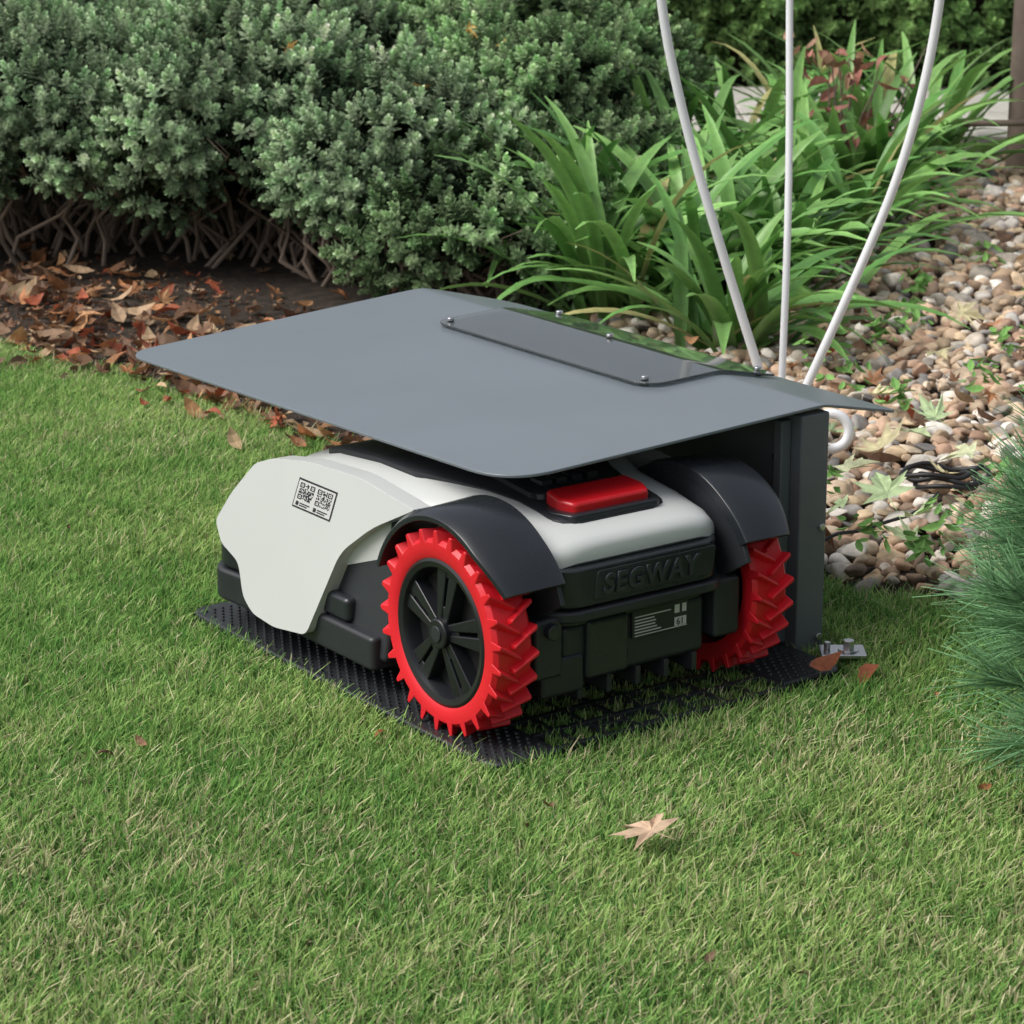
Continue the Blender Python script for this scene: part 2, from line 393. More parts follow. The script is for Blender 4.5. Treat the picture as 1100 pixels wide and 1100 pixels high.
# ------------------------------------------------------------------ SHELTER
sh=empty('mower_shelter',(OX,OY,0),TH)
box('side_wall_post',(.5635,.612),(.066,.66),(.0,.333),M_under,sh,.0025)
box('inner_flange',(.545,.5625),(.085,.10),(.018,.325),M_under,sh,.002)
box('foot_plate',(.5645,.66),(.07,.62),(.001,.005),M_under,sh,.001)
def zroof(w):
    return float(np.interp(w,[.04,.585,.60,.615,.745],[.325,.3445,.3445,.342,.314]))
main=rounded([(.084,.057),(.735,.066),(.73,.94),(.615,1.005),(.042,.945)],[.075,.012,.05,.05,.05],10)
def clip(poly,a,keep_less):
    out=[]
    for i in range(len(poly)):
        p=poly[i];q=poly[(i+1)%len(poly)]
        inp=(p[0]<=a) if keep_less else (p[0]>=a); inq=(q[0]<=a) if keep_less else (q[0]>=a)
        if inp: out.append(p)
        if inp!=inq:
            t=(a-p[0])/(q[0]-p[0]); out.append((a,p[1]+t*(q[1]-p[1])))
    return out
cuts=[-1,.585,.593,.600,.608,.615,2]
def bentsheet(name,outline,off,th,mat,parent,bev=.0008):
    bm=bmesh.new();cache={}
    def V(p):
        key=(round(p[0],5),round(p[1],5))
        if key not in cache: cache[key]=bm.verts.new((p[0],p[1],zroof(p[0])+off))
        return cache[key]
    for a,b in zip(cuts[:-1],cuts[1:]):
        pc=clip(clip(outline,b,True),a,False)
        vs=[]
        for p in pc:
            v=V(p)
            if v not in vs: vs.append(v)
        if len(vs)>2: bm.faces.new(vs)
    bmesh.ops.recalc_face_normals(bm,faces=bm.faces)
    for f in bm.faces:
        if f.normal.z<0: f.normal_flip()
    me=bpy.data.meshes.new(name);bm.to_mesh(me);bm.free()
    o=bpy.data.objects.new(name,me);COL.objects.link(o);o.parent=parent;me.materials.append(mat)
    for p in me.polygons:p.use_smooth=True
    s=o.modifiers.new('s','SOLIDIFY');s.thickness=th;s.offset=-1
    b=o.modifiers.new('b','BEVEL');b.width=bev;b.segments=2;b.limit_method='ANGLE';b.angle_limit=math.radians(40);b.harden_normals=True
    return o
bentsheet('roof_sheet',main,0,.0042,M_roof,sh,.0012)
win=rounded([(.470,.300),(.487,.272),(.700,.272),(.712,.30),(.712,.78),(.47,.78)],[.012,.02,.01,.01,.02,.03],6)
bentsheet('window_plate',win,.0068,.003,M_smoke,sh)
for (w,l) in ((.488,.30),(.488,.76),(.60,.52),(.69,.30),(.69,.76)):
    cyl('roof_bolt',(w,l,zroof(w)+.010),.0055,.005,'z',M_screw,sh,20,.0012)
    cyl('roof_spacer',(w,l,zroof(w)+.002),.006,.004,'z',M_cable,sh,16,.0002)
for (w,z) in ((.602,.012),(.602,.165)):
    cyl('post_screw',(w,.064,z+.012),.005,.005,'y',M_screw,sh,20,.001)
for z in (.13,.21,.27):
    cyl('post_screw',(.562,.115,z),.005,.006,'x',M_screw,sh,20,.001)
box('roof_bracket',(.50,.607),(.10,.60),(.3335,.3370),M_under,sh,.0008)
anc=empty('ground_anchor_bracket',(0,0,0),0)
ax,ay=.437,3.375
box('bracket_plate',(ax-.03,ax+.03),(ay-.022,ay+.022),(.018,.023),M_screw,anc,.001)
cyl('anchor_bolt',(ax+.008,ay,.030),.008,.014,'z',M_screw,anc,6,.001)
cyl('anchor_washer',(ax+.008,ay,.0242),.014,.002,'z',M_screw,anc,24,.0003)
cyl('anchor_bolt_2',(ax-.02,ay+.004,.028),.005,.010,'z',M_screw,anc,6,.001)
cyl('anchor_spike',(ax,ay,.009),.007,.018,'z',M_screw,anc,12,.0003)
# ------------------------------------------------------------------ GROUND
def plane(name,pts,z,mat):
    me=bpy.data.meshes.new(name);me.from_pydata([(x,y,z) for x,y in pts],[],[list(range(len(pts)))]);me.materials.append(mat)
    o=bpy.data.objects.new(name,me);COL.objects.link(o);return o
plane('lawn',[(-200,-100),(200,-100),(200,400),(-200,400)],0,M_lawn)
EX=np.array([-4,-1.5,-1.02,-.706,-.32,.0,.452,.61,1.2,4]);EY=np.array([5.9,5.42,5.26,4.98,4.5,4.16,3.72,3.60,3.3,2.6])
def yedge(x): return np.interp(x,EX,EY)+.02*np.sin(x*23)+.012*np.sin(x*57+1)
xs=np.linspace(-4,4,120)
plane('flower_bed_soil',[(x,float(yedge(x))) for x in xs]+[(4,7.55),(-4,7.55)],.004,M_soil)
pv=empty('paving')
bm=bmesh.new()
y=7.72
while y<8.9:
    x=-5+ (0.3 if int(y*10)%2 else 0)
    while x<6:
        addbox(bm,(x+.004,x+.596),(y+.004,y+.596),(.0,.05+random.uniform(-.001,.001)));x+=.6
    y+=.6
o=finish(bm,'slabs',M_pave,pv,.004,2)
bm=bmesh.new();x=-5
while x<6: addbox(bm,(x+.003,x+.897),(7.56,7.70),(0,.09));x+=.9
finish(bm,'kerb',M_pave,pv,.008,3)
# ------------------------------------------------------------------ GRASS
def lowf(x,y):
    return (np.sin(x*5.1+y*2.3)+np.sin(y*7.7-x*3.1+1)+np.sin(x*13+y*11+2)*.6+np.sin(x*2.2-y*17)*.4+.6*np.sin(x*31+3*np.sin(y*9))+.6*np.sin(y*37+3*np.sin(x*11))+.4*np.sin(x*71+4*np.sin(y*23)))/3.6
def grass(n,xr,yr,test,hmin=.011,hmax=.029,wmul=1):
    x=rng.uniform(*xr,n);y=rng.uniform(*yr,n)
    cl=rng.random(n)<.55; cs=.022
    x=np.where(cl,np.round(x/cs+.35*np.sin(y*40))*cs+rng.normal(0,.0045,n),x); y=np.where(cl,np.round(y/cs+.35*np.sin(x*53))*cs+rng.normal(0,.0045,n),y)
    keep=(y<yedge(x)+rng.normal(0,.015,n))&test(x,y)
    w,l=tolocal(x,y)
    jj=rng.uniform(-.004,.010,n)
    inmat=(w>WA-jj)&(w<WB-.004+jj)&(l>LA-jj)&(l<LB+jj)
    lat=(w>.09)&(w<.45)&(l>LA+.008)&(l<.42)
    inpost=(w>.56)&(w<.616)&(l>.06)&(l<.67)
    keep&=~(inmat&~lat)&~inpost
    keep&=~(lat&(rng.random(n)<.15))
    x=x[keep];y=y[keep];lat=lat[keep];n=len(x)
    h=rng.uniform(hmin,hmax,n)*(1+.25*lowf(x*3,y*3)); h[lat]*=.75
    tall=(rng.random(n)<.012)&~lat; h[tall]*=1.5
    ang=rng.uniform(0,2*np.pi,n); lean=np.abs(rng.normal(.6,.42,n)); lean[lat]*=.5
    d=np.stack([np.cos(ang),np.sin(ang)],1)
    wdir=np.stack([-d[:,1],d[:,0]],1); wa=rng.uniform(0,1.2,n)
    wdir=np.stack([wdir[:,0]*np.cos(wa)-wdir[:,1]*np.sin(wa),wdir[:,0]*np.sin(wa)+wdir[:,1]*np.cos(wa)],1)
    wd=rng.uniform(.0006,.0012,n)*wmul
    V=np.zeros((n,6,3))
    for k2,(t,ww) in enumerate(((0,1),(.55,.9),(1,.25))):
        cx=x+d[:,0]*h*lean*t**1.6; cy=y+d[:,1]*h*lean*t**1.6; cz=h*t*(1-.18*lean*t)
        V[:,2*k2,0]=cx-wdir[:,0]*wd*ww; V[:,2*k2,1]=cy-wdir[:,1]*wd*ww; V[:,2*k2,2]=cz
        V[:,2*k2+1,0]=cx+wdir[:,0]*wd*ww; V[:,2*k2+1,1]=cy+wdir[:,1]*wd*ww; V[:,2*k2+1,2]=cz
    F=np.array([[0,1,3,2],[2,3,5,4]])
    FF=(F[None]+(np.arange(n)*6)[:,None,None]).reshape(-1,4)
    g1=np.array([.17,.35,.085]);g2=np.array([.39,.54,.18]);g3=np.array([.68,.63,.38]);g4=np.array([.09,.23,.06])
    q=np.clip(.48+.62*lowf(x,y)+rng.normal(0,.28,n),0,1)[:,None]
    c=g1*(1-q)+g2*q
    fg=np.clip((3.3-y)/.8,0,1)
    s=rng.random(n); dry=s<(.07+.28*np.clip(lowf(x+3,y*1.3)+.05,0,1)+.12*fg); c[dry]=g3*rng.uniform(.7,1.1,(dry.sum(),1))
    dk=s>.86; c[dk]=g4
    c*=rng.uniform(.78,1.25,(n,1))
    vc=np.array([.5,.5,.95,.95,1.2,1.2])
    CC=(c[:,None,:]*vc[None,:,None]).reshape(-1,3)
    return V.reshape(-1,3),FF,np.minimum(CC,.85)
inf=lambda x,y: np.abs(x)<.205*y+.12
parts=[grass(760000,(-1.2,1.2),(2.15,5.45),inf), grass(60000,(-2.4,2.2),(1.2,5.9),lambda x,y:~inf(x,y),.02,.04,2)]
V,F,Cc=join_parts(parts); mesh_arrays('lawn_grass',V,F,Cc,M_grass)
# ------------------------------------------------------------------ PEBBLES
bm=bmesh.new();bmesh.ops.create_icosphere(bm,subdivisions=3,radius=1)
IV=np.array([v.co[:] for v in bm.verts]);IF=np.array([[v.index for v in f.verts] for f in bm.faces]);bm.free()
bm=bmesh.new();bmesh.ops.create_icosphere(bm,subdivisions=2,radius=1)
IV2=np.array([v.co[:] for v in bm.verts]);IF2=np.array([[v.index for v in f.verts] for f in bm.faces]);bm.free()
pal=np.array([[.62,.47,.31],[.70,.56,.41],[.50,.37,.25],[.64,.44,.31],[.44,.39,.33],[.78,.69,.58],[.33,.23,.16],[.58,.41,.27],[.84,.78,.70],[.50,.32,.22],[.33,.31,.29],[.66,.51,.36]])
def pebbles(sp,xr,yr,test,zlo,zhi,smin,smax,fine):
    gx,gy=np.meshgrid(np.arange(*xr,sp),np.arange(*yr,sp)); x=gx.ravel()+rng.uniform(-.6,.6,gx.size)*sp; y=gy.ravel()+rng.uniform(-.6,.6,gx.size)*sp
    k2=test(x,y);x=x[k2];y=y[k2];n=len(x)
    out=[]
    NT=12
    idx=rng.integers(0,NT,n)
    for t in range(NT):
        T=(IV if fine else IV2).copy()
        for _ in range(7):
            d=rng.normal(size=3);d/=np.linalg.norm(d); pr=T@d; lim=rng.uniform(.4,.8)
            T-= np.clip(pr-lim,0,None)[:,None]*d*.9
        m=idx==t;nn=m.sum()
        s=rng.uniform(smin,smax,nn)*np.where(rng.random(nn)<.14,1.55,1)
        sc=np.stack([s*rng.uniform(.95,1.5,nn),s*rng.uniform(.75,1.1,nn),s*rng.uniform(.45,.8,nn)],1)
        nr=np.stack([rng.normal(0,.42,nn),rng.normal(0,.42,nn),np.ones(nn)],1)
        R=frames(nr,rng.uniform(0,6.28,nn))
        pos=np.stack([x[m],y[m],rng.uniform(zlo,zhi,nn)],1)
        c=pal[rng.integers(0,len(pal),nn)]*rng.uniform(.6,1.15,(nn,1))
        out.append(scatter(T,IF if fine else IF2,pos,R,sc,c))
    return join_parts(out)
bt=lambda x,y:(y>yedge(x)+.02)&(x>.22+.05*np.sin(y*9))&(y<7.54)
nearb=lambda x,y:bt(x,y)&(y<5.2)&(x<1.4)
farb=lambda x,y:bt(x,y)&~((y<5.2)&(x<1.4))
P1=pebbles(.024,(.1,1.5),(3.2,5.3),nearb,.004,.028,.011,.020,True)
P2=pebbles(.030,(.1,2.6),(2.9,7.6),farb,.006,.032,.014,.023,False)
V,F,Cc=join_parts([P1,P2]);mesh_arrays('gravel_bed',V,F,Cc,M_peb,True)
# ------------------------------------------------------------------ LEAVES
def maple(curl,fold):
    tips=[(0,1.0),(14,.62),(20,.66),(34,.36),(48,.88),(60,.56),(68,.58),(82,.30),(105,.66),(120,.36),(140,.24),(180,.12)]
    full=tips+[(360-a,r) for a,r in tips[-2:0:-1]]
    V=[(0,0,0)]
    for a,r in full:
        t=math.radians(a); x=r*math.sin(t);y=r*math.cos(t)
        V.append((x,y,curl*r*r*(1+.5*math.sin(3*t))+fold*abs(x)))
    n=len(full)
    V+= [(-.02,-.08,.0),(.02,-.08,0),(.05,-.8,.10)]
    F=[[0,i+1,(i+1)%n+1] for i in range(n)]+[[n+1,n+2,n+3]]
    return np.array(V),np.array(F)
def ovate(curl,fold):
    V=[];
    ys=[-1,-.55,0,.5,1];ws=[0.03,.36,.46,.3,.02]
    for y,w in zip(ys,ws):
        z=curl*y*y
        V+= [(-w,y,z+fold*w),(0,y,z),(w,y,z+fold*w)]
    F=[]
    for i in range(4):
        b=i*3
        for a in (0,1): F+= [[b+a,b+a+1,b+a+4],[b+a,b+a+4,b+a+3]]
    return np.array(V),np.array(F)
TL=[maple(.35,.1),maple(-.3,.35),ovate(.35,.5),ovate(.5,.2),ovate(-.3,.6)]
lp=np.array([[.40,.18,.08],[.28,.14,.07],[.50,.27,.13],[.22,.12,.07],[.42,.29,.18],[.52,.37,.22],[.14,.08,.05],[.36,.10,.05],[.24,.15,.09],[.20,.12,.08]])
def leaves(x,y,z,smin,smax,tilt,pal_,tpl):
    n=len(x);out=[];idx=rng.integers(0,len(tpl),n)
    for t in range(len(tpl)):
        m=idx==t;nn=m.sum()
        if nn==0: continue
        T,F=TL[tpl[t]]
        nr=np.stack([rng.normal(0,tilt,nn),rng.normal(0,tilt,nn),np.ones(nn)],1)
        out.append(scatter(T,F,np.stack([x[m],y[m],z[m]],1),frames(nr,rng.uniform(0,6.28,nn)),rng.uniform(smin,smax,nn),pal_[rng.integers(0,len(pal_),nn)]*rng.uniform(.6,1.2,(nn,1))))
    return join_parts(out)
n=1250
x=rng.uniform(-2.2,.35,n);y=yedge(x)+np.abs(rng.normal(0,.45,n))-.03
P=[leaves(x,y,rng.uniform(.008,.030,n),.018,.042,.45,lp,[0,1,2,3,4])]
n=90;x=rng.uniform(-1.0,.1,n);y=yedge(x)-np.abs(rng.normal(0,.10,n));P.append(leaves(x,y,rng.uniform(.018,.03,n),.015,.03,.5,lp,[0,1,2,3,4]))
n=160;x=rng.uniform(.3,2.2,n);y=rng.uniform(3.7,7.2,n);k2=y>yedge(x)+.05
P.append(leaves(x[k2],y[k2],np.full(k2.sum(),.05),.02,.035,.5,lp,[0,1,2,3,4]))
# small shredded leaf crumbs over the soil
n=3200;x=rng.uniform(-2.2,.3,n);y=yedge(x)+np.abs(rng.uniform(0,1.0,n));P.append(leaves(x,y,rng.uniform(.005,.014,n),.004,.011,.5,lp*.8,[2,3,4]))
V,F,Cc=join_parts(P);mesh_arrays('leaf_litter',V,F,Cc,M_dry,False)
gp=np.array([[.50,.60,.34],[.62,.66,.42],[.42,.54,.30],[.66,.60,.36]])
GL=[(.60,4.25,.065),(.66,4.36,.055),(.53,4.36,.05),(.575,3.98,.068),(.60,3.86,.05),(.53,4.12,.055),(.72,4.45,.05),(.74,4.22,.05),(.50,4.25,.04),(.80,4.95,.05),(.64,4.62,.05),(.5,3.92,.035),(.68,4.10,.04),(.9,5.3,.05),(.58,3.75,.04)]
a=np.array(GL);V,F,Cc=join_parts([leaves(a[i:i+1,0],a[i:i+1,1],np.array([.066]),a[i,2],a[i,2]+.003,.3,gp,[int(i%2)]) for i in range(len(a))])
mesh_arrays('green_maple_leaves',V,F,Cc,M_dry)
T,F0=maple(-.45,.30)
RA=frames(np.array([[-.05,-.25,1.]]),np.array([2.3]))
V,F,Cc=scatter(T,F0,np.array([[.152,2.725,.042]]),RA,np.array([[.056,.050,.050]]),np.array([[.56,.40,.28]]))
mesh_arrays('fallen_leaf',V,F,Cc,M_dry)
n=26;x=rng.uniform(-.8,.8,n);y=rng.uniform(2.4,4.6,n);k2=(y<yedge(x)-.1);w,l=tolocal(x,y);k2&=~((w>-.05)&(w<.6)&(l>-.1)&(l<.8))
P=[leaves(x[k2],y[k2],np.full(k2.sum(),.02),.006,.013,.4,lp,[2,3,4]),leaves(np.array([.405,.46]),np.array([3.31,3.29]),np.array([.025,.02]),.026,.027,.4,np.array([[.42,.14,.07]]),[3,4])]
V,F,Cc=join_parts(P);mesh_arrays('scattered_leaves',V,F,Cc,M_dry)
# ------------------------------------------------------------------ SHRUB
def sprig():
    V=[];F=[];vc=[]
    for t in range(6):
        z=.1+t*.16; L=.46*(1-.1*t)+.05; up=.35+.17*t
        for q in range(4 if t<5 else 3):
            a=q*math.pi/2+t*.8
            d=Vector((math.cos(a),math.sin(a),0));e=Vector((-math.sin(a),math.cos(a),0))
            dirv=(d*math.cos(up)+Vector((0,0,1))*math.sin(up))
            b=len(V);W=.10;base=Vector((0,0,z))
            for s,wd,dr in ((.03,.05,0),(.5,W,.0),(1,.025,-.04)):
                c=base+dirv*L*s+Vector((0,0,dr))
                V+= [tuple(c-e*wd+Vector((0,0,wd*.35))),tuple(c+e*wd+Vector((0,0,wd*.35)))]
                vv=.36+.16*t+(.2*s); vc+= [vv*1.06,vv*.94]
            for i in (0,1):
                F.append((b+i*2,b+i*2+1,b+i*2+3,b+i*2+2))
    return np.array(V),np.array(F),np.array(vc)
SV,SF,SC=sprig()
def shrub(name,mounds,nsp,seed,c1,c2,size=(.030,.046),zmin=.05):
    r=np.random.default_rng(seed); e=empty(name)
    pos=[];nr=[];tone=[]
    M=np.array(mounds)
    for m in M:
        c=m[:3];rad=m[3:6]
        for _ in range(int(44*rad[0]*rad[1]/.16)+4):
            d=r.normal(size=3); d[2]=abs(d[2])*1.0-.35; d/=np.linalg.norm(d)
            lc=c+d*rad*r.uniform(.72,1.0); lr=r.uniform(.05,.12); tn=r.uniform(.65,1.25)
            k3=int(nsp*(lr/.1)**1.5)
            dd=r.normal(size=(k3,3));dd/=np.linalg.norm(dd,axis=1,keepdims=True)
            dd=dd[(dd@d)>-.35]
            p=lc+dd*lr*r.uniform(.6,1.15,(len(dd),1))*np.array([1,1,.85])
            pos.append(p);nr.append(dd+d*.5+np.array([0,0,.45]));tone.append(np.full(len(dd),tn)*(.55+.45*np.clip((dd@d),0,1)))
    pos=np.concatenate(pos);nr=np.concatenate(nr);tone=np.concatenate(tone)
    keep=pos[:,2]>zmin+.03*np.sin(pos[:,0]*9)
    for m in M:
        q=(pos-m[:3])/(m[3:6]*.72); keep&=(np.sum(q*q,1)>1)
    keep&=(pos[:,1]<7.3)
    pos=pos[keep];nr=nr[keep];tone=tone[keep];n=len(pos)
    mix=r.random((n,1)); c=(np.array(c1)*(1-mix)+np.array(c2)*mix)*tone[:,None]*r.uniform(.8,1.2,(n,1))
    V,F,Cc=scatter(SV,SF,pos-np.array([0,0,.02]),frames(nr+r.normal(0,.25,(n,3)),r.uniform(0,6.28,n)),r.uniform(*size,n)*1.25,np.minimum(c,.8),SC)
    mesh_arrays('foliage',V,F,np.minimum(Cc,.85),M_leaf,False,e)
    k5=int(900*sum(m[3]*m[4] for m in M)/.4)
    pi=[]
    for _ in range(k5):
        m=M[r.integers(0,len(M))];d=r.normal(size=3);d/=np.linalg.norm(d);pi.append(m[:3]+d*m[3:6]*r.uniform(.4,.82))
    pi=np.array(pi);pi=pi[pi[:,2]>max(.11,zmin+.05)]
    V,F,Cc=scatter(SV,SF,pi,frames(r.normal(size=(len(pi),3)),r.uniform(0,6.28,len(pi))),r.uniform(.05,.075,len(pi)),np.array([[.03,.05,.028]])*r.uniform(.6,1.4,(len(pi),1)),SC)  # same sprigs coloured near black: shade inside the shrub painted into the colour
    mesh_arrays('shaded_inner_foliage',V,F,Cc,M_leaf,False,e)
    cu=bpy.data.curves.new('stems','CURVE');cu.dimensions='3D';cu.bevel_depth=.0042;cu.bevel_resolution=1
    for m in M:
        for _ in range(56):
            a=r.uniform(0,6.28);b0=m[:2]+np.array([math.cos(a),math.sin(a)])*m[3]*r.uniform(.1,.75)
            a2=a+r.normal(0,.7);top=m[:2]+np.array([math.cos(a2),math.sin(a2)])*m[3:5]*r.uniform(.75,1.0)
            sp=cu.splines.new('POLY');sp.points.add(7)
            for i in range(8):
                t=i/7;q=b0*(1-t)+top*t+r.normal(0,.02,2)
                sp.points[i].co=(q[0],q[1],-.01+(.04+m[2])*t**.8,1);sp.points[i].radius=1.5-1.2*t
    o=bpy.data.objects.new('stems',cu);COL.objects.link(o);o.parent=e;cu.materials.append(M_stem)
    return e
hc1=(.32,.49,.27);hc2=(.62,.78,.50)
shrub('evergreen_shrub',[(-1.55,6.45,.31,.42,.44,.21),(-1.05,6.35,.31,.38,.44,.21),(-1.3,7.0,.32,.5,.4,.22)],84,1,hc1,hc2,zmin=.135)
shrub('evergreen_shrub.001',[(-.62,6.28,.30,.34,.44,.23),(-.28,6.02,.25,.30,.34,.22),(-.6,6.9,.32,.45,.4,.22)],84,2,hc1,hc2,zmin=.06)
shrub('evergreen_shrub.002',[(.08,6.30,.30,.25,.36,.24),(-.06,5.72,.17,.20,.24,.15),(.05,6.95,.31,.35,.35,.22)],84,3,(.26,.44,.20),(.50,.67,.37),zmin=.02)
x=np.array([-.10,-.02,-.5,-.9,-.2]);y=np.array([6.3,6.2,6.1,6.1,5.9]);P=[leaves(x,y,np.array([.52,.50,.5,.45,.44]),.03,.045,.6,np.array([[.75,.50,.12],[.7,.42,.12]]),[0,1])]
V,F,Cc=join_parts(P);mesh_arrays('caught_autumn_leaves',V,F,Cc,M_dry)
def hedge():
    r=np.random.default_rng(77);e=empty('boundary_hedge');n=6500
    x=r.uniform(-2.7,2.9,n);z=r.uniform(.03,1.35,n)
    y=9.05+.10*np.sin(x*3+z*2)+.07*np.sin(x*11+z*9)+r.normal(0,.05,n)
    nr=np.stack([r.normal(0,.4,n),-np.ones(n),.5+r.normal(0,.4,n)],1)
    tone=(.75+.35*np.sin(x*7+z*5)*np.sin(z*11-x*3))[:,None]
    V,F,Cc=scatter(SV,SF,np.stack([x,y,z],1),frames(nr,r.uniform(0,6.28,n)),r.uniform(.07,.11,n),(np.array([[.18,.33,.11]])+r.random((n,1))*np.array([[.14,.18,.07]]))*tone,SC)
    mesh_arrays('foliage',V,F,Cc,M_leaf,False,e)
    bm=bmesh.new();addbox(bm,(-2.7,2.9),(9.16,9.7),(0,1.3));finish(bm,'dark_backing',M_soil,e,.03,2)  # added dark backing box, stands in for shade between the hedge leaves
hedge()
# ------------------------------------------------------------------ STRAP PLANTS
def strap(name,clumps,seed,nl,c1,c2,Ls=(.32,.58),wd=(.012,.019)):
    r=np.random.default_rng(seed);out=[]
    seg=9
    for (cx,cy) in clumps:
        for _ in range(nl):
            L=r.uniform(*Ls);a=r.uniform(0,6.28);el=r.uniform(.55,1.4);droop=r.uniform(1.6,3.2)/L*.45
            W=r.uniform(*wd);p=np.array([cx+r.normal(0,.04),cy+r.normal(0,.04),0.]);d=np.array([math.cos(a),math.sin(a)]);side=np.array([-d[1],d[0],0])
            tw=r.normal(0,.35);e=el;V=[]
            c=(np.array(c1)+(np.array(c2)-np.array(c1))*r.random())*r.uniform(.75,1.2);cc=[]
            if r.random()<.05:c=np.array([.5,.48,.2])
            for i in range(seg+1):
                t=i/seg;w=W*(min(1,.55+t*1.5))*(1-max(0,t-.6)**1.6*3.9) ; w=max(w,.001)
                up=np.array([-d[0]*math.sin(e),-d[1]*math.sin(e),math.cos(e)])
                sd=side*math.cos(tw*t)+up*math.sin(tw*t)
                V+= [p-sd*w+up*w*.3,p.copy(),p+sd*w+up*w*.3]
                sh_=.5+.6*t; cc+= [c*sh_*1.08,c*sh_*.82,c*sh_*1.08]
                st_=L/seg;p=p+np.array([d[0]*math.cos(e),d[1]*math.cos(e),math.sin(e)])*st_
                e-=droop*st_*(.5+1.3*t)
                if p[2]<.015:p[2]=.015
            F=[]
            for i in range(seg):
                for j in (0,1):
                    b=i*3+j;F.append((b,b+1,b+4,b+3))
            out.append((np.array(V),np.array(F),np.array(cc)))
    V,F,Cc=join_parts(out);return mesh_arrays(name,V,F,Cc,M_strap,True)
sc1=(.12,.31,.07);sc2=(.30,.56,.16)
strap('strap_leaf_plant',[(.20,5.50),(.33,5.75),(.16,5.9)],11,52,sc1,sc2)
strap('strap_leaf_plant.001',[(.42,5.20),(.42,5.65),(.58,5.7)],12,48,sc1,sc2,(.28,.5))
strap('strap_leaf_plant.002',[(.78,6.2),(.62,6.3),(.86,6.6),(.4,6.5)],13,44,sc1,sc2)
strap('strap_leaf_plant.003',[(.30,7.0),(.6,7.1),(.95,7.0),(.8,7.3),(1.15,7.35)],14,42,sc1,sc2)
def weeds():
    r=np.random.default_rng(9);out=[]
    T,F=TL[2]
    cs=[(.60,4.75),(.72,5.1),(.95,4.7),(.50,4.5),(.86,5.6),(.78,4.1),(1.05,5.9),(.55,4.95),(1.2,5.2),(.90,4.3),(.58,3.70),(.52,3.78),(.68,4.6),(.80,5.3),(1.1,5.5),(.95,5.05),(1.25,6.2),(.62,5.05),(.85,4.75),(1.0,6.3),(.48,4.05),(.65,3.85)]
    for cx,cy in cs:
        n=int(r.integers(10,24));a=r.uniform(0,6.28,n);rr=r.uniform(.0,.045,n)
        pos=np.stack([cx+rr*np.cos(a),cy+rr*np.sin(a),.045+r.uniform(0,.045,n)],1)
        nr=np.stack([np.cos(a)*.6,np.sin(a)*.6,np.ones(n)],1)+r.normal(0,.2,(n,3))
        out.append(scatter(T,F,pos,frames(nr,r.uniform(0,6.28,n)),r.uniform(.008,.019,n),np.array([[.22,.42,.13]])*r.uniform(.7,1.2,(n,1))))
    V,F,Cc=join_parts(out);mesh_arrays('ground_cover_seedlings',V,F,Cc,M_leaf)
weeds()
def russet():
    r=np.random.default_rng(5);e=empty('russet_shrub');n=110
    x=r.normal(.83,.09,n);y=r.normal(6.75,.1,n);z=np.abs(r.uniform(.08,.42,n))
    c=np.array([[.42,.18,.14],[.5,.3,.2],[.3,.13,.1]])
    V,F,Cc=leaves(x,y,z,.02,.034,1.2,c,[2,3,4]);mesh_arrays('leaves',V,F,Cc,M_dry,False,e)
    cu=bpy.data.curves.new('twigs','CURVE');cu.dimensions='3D';cu.bevel_depth=.003
    for _ in range(20):
        sp=cu.splines.new('POLY');sp.points.add(3);tx,ty=r.normal(0,.1,2);h=r.uniform(.2,.42)
        for i in range(4):
            t=i/3;sp.points[i].co=(.83+tx*t+r.normal(0,.01),6.75+ty*t,h*t,1);sp.points[i].radius=1.2-.7*t
    o=bpy.data.objects.new('twigs',cu);COL.objects.link(o);o.parent=e;cu.materials.append(M_wood)
russet()
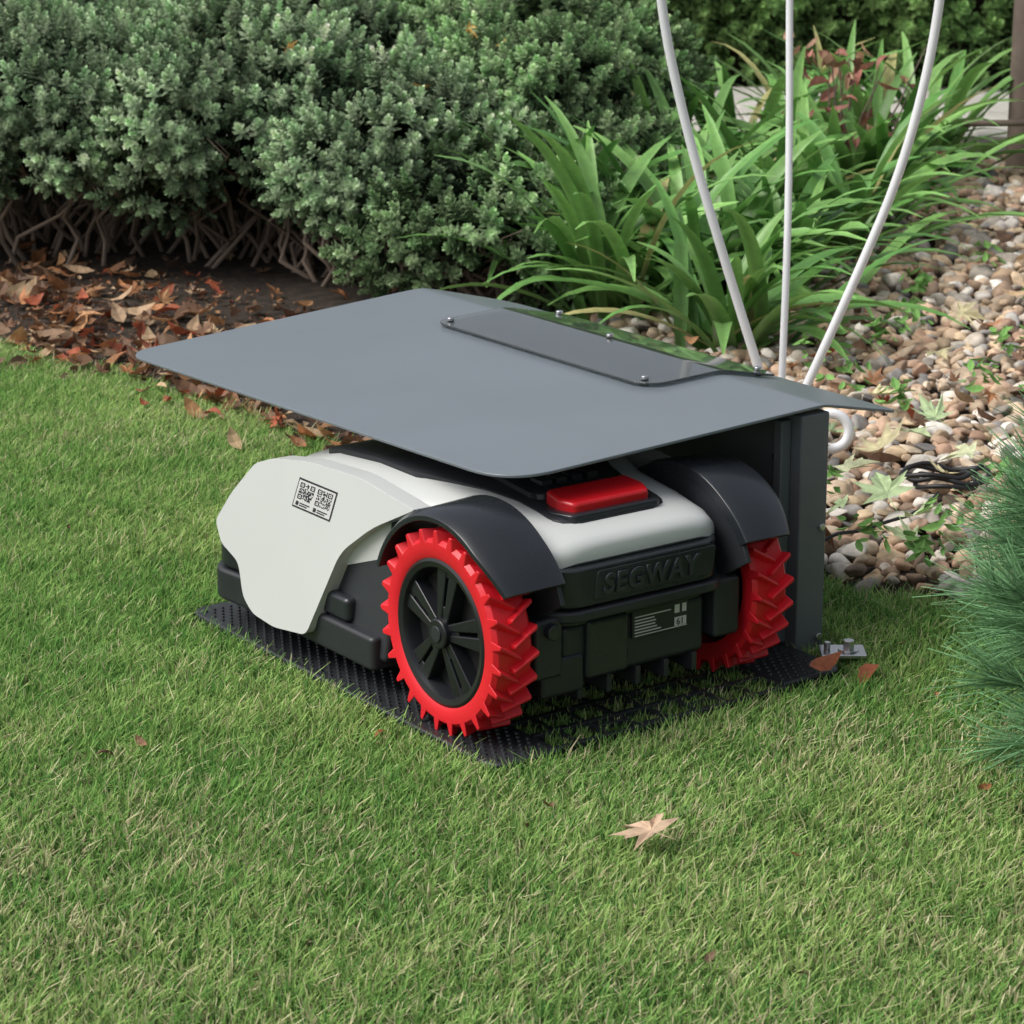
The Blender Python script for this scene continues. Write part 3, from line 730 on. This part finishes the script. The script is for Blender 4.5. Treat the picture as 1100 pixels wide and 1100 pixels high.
# ------------------------------------------------------------------ DWARF PINE
def pine():
    r=np.random.default_rng(21);e=empty('dwarf_pine');PX=.845;c0=np.array([PX,2.93,.20]);RR=np.array([.28,.31,.31])
    nsh=620
    d=r.normal(size=(nsh,3));d[:,2]=np.where(d[:,2]<-.75,-d[:,2],d[:,2]);d/=np.linalg.norm(d,axis=1,keepdims=True)
    rad=RR*r.uniform(.4,1.0,(nsh,1))
    base=c0+d*rad; base[:,2]=np.maximum(base[:,2],.035)
    ax=d+np.array([0,0,.45])+r.normal(0,.25,(nsh,3));ax/=np.linalg.norm(ax,axis=1,keepdims=True)
    nn=80
    R=frames(ax,r.uniform(0,6.28,nsh))
    az=r.uniform(0,6.28,(nsh,nn));op=r.uniform(.15,.9,(nsh,nn));s0=r.uniform(-.03,.03,(nsh,nn));L=r.uniform(.06,.10,(nsh,nn))
    loc=np.stack([np.cos(az)*np.sin(op),np.sin(az)*np.sin(op),np.cos(op)],2)
    wdl=np.einsum('nij,nmj->nmi',R,loc).reshape(-1,3)
    p0=(base[:,None,:]+ax[:,None,:]*s0[:,:,None]).reshape(-1,3);p1=p0+wdl*L.reshape(-1,1)
    sd=np.cross(wdl,r.normal(size=wdl.shape));sd/=np.linalg.norm(sd,axis=1,keepdims=True);sd*=.0008
    V=np.stack([p0-sd,p0+sd,p1+sd*.5,p1-sd*.5],1).reshape(-1,3)
    N=len(p0);F=np.arange(N*4).reshape(-1,4)
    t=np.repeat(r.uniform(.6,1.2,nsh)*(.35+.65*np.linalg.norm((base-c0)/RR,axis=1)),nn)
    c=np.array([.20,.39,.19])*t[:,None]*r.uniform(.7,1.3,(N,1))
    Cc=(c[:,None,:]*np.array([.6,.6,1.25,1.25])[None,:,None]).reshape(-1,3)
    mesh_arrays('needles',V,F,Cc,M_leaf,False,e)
    cu=bpy.data.curves.new('branches','CURVE');cu.dimensions='3D';cu.bevel_depth=.004;cu.bevel_resolution=1
    for i in range(0,nsh,3):
        sp=cu.splines.new('POLY');sp.points.add(2)
        for j,(q,rr) in enumerate(((np.array([PX,2.93,.02]),2.),((c0*.5+base[i]*.5)*np.array([1,1,.8]),1.),(base[i]+ax[i]*.02,.5))):
            sp.points[j].co=(*q,1);sp.points[j].radius=rr
    o=bpy.data.objects.new('branches',cu);COL.objects.link(o);o.parent=e;cu.materials.append(M_wood)
pine()
# ------------------------------------------------------------------ WHITE PLANT STAND
stn=empty('white_plant_stand')
bx,by=.455,4.42
tube('rod_1',[(bx-.0,by,.035),(bx-.028,by,.12),(bx-.088,by+.0,.30),(bx-.168,by,.55),(bx-.225,by,.80),(bx-.24,by,1.05)],.0078,M_tube,stn)
tube('rod_2',[(bx+.0,by+.02,.035),(bx+.002,by+.03,.15),(bx+.008,by+.06,.35),(bx+.012,by+.12,.55),(bx+.010,by+.18,.80),(bx+.01,by+.2,1.05)],.0062,M_tube,stn)
tube('rod_3',[(bx+.0,by-.01,.035),(bx+.035,by-.01,.12),(bx+.11,by-.01,.30),(bx+.195,by-.01,.52),(bx+.245,by-.01,.80),(bx+.25,by,1.05)],.0078,M_tube,stn)
rc=(.525,4.30,.085);pts=[]
for i in range(16):
    t=i/15;a=math.radians(200-t*330); rr=.030*(1-.12*t)
    pts.append((rc[0]+rr*math.cos(a),rc[1]-.03*t,rc[2]+rr*math.sin(a)))
tube('scroll_foot',[(bx,by,.05),(bx+.02,by-.06,.075)]+pts,.0085,M_tube,stn)
tube('top_hoop',[(bx+.245*math.cos(a),by+.05+.2*math.sin(a),1.05) for a in np.linspace(0,2*math.pi,17)[:-1]],.0078,M_tube,stn,True)
cb=empty('cable_coil')
pts=[]
for i in range(46):
    a=i*.42;rr=.048+.012*math.sin(i*.7);pts.append((.68+rr*1.2*math.cos(a),4.09+rr*math.sin(a),.052+i*.0005+.006*math.sin(i*1.3)))
tube('coil',pts,.0040,M_cable,cb,False,3)
tube('lead',[(.44,3.80,.03),(.47,3.82,.050),(.52,3.84,.047),(.56,3.88,.05),(.62,3.93,.05),(.66,4.02,.055)],.0028,M_cable,cb,False,3)
wp=empty('wooden_post')
cyl('post',(1.40,7.35,.45),.05,.9,'z',M_wood,wp,20,.006)
rl=empty('bamboo_cane');tube('cane',[(.95,7.30,.16),(1.4,7.2,.17),(2.0,7.15,.2)],.009,M_wood,rl,False,3)
# ------------------------------------------------------------------ LIGHT
w=bpy.data.worlds.new('World');S.world=w;w.use_nodes=True;nt=w.node_tree
bg=nt.nodes['Background'];sk=nt.nodes.new('ShaderNodeTexSky');sk.sky_type='NISHITA';sk.sun_disc=False
el=math.radians(52);az=math.radians(-105)
sk.sun_elevation=el;sk.sun_rotation=az;sk.air_density=1.0;sk.dust_density=5;sk.ozone_density=1
hs=nt.nodes.new('ShaderNodeHueSaturation');hs.inputs['Saturation'].default_value=.4
nt.links.new(sk.outputs[0],hs.inputs['Color']);nt.links.new(hs.outputs[0],bg.inputs['Color']);bg.inputs['Strength'].default_value=.15
sd=bpy.data.lights.new('sun','SUN');sd.energy=2.1;sd.angle=math.radians(35);sd.color=(1,.97,.92)
so=bpy.data.objects.new('sun',sd);COL.objects.link(so)
dirv=Vector((math.sin(az)*math.cos(el),math.cos(az)*math.cos(el),math.sin(el)))
so.rotation_euler=dirv.to_track_quat('Z','Y').to_euler()
S.view_settings.view_transform='Standard';S.view_settings.look='None';S.view_settings.exposure=0
# ------------------------------------------------------------------ CAMERA
cd=bpy.data.cameras.new('camera');cd.sensor_width=36;cd.lens=94.9;cd.clip_end=1000;cd.clip_start=.05
cd.dof.use_dof=True;cd.dof.focus_distance=3.45;cd.dof.aperture_fstop=16
co=bpy.data.objects.new('camera',cd);COL.objects.link(co);co.location=(0,0,1.2);co.rotation_euler=(math.radians(90-16.3),0,0)
S.camera=co
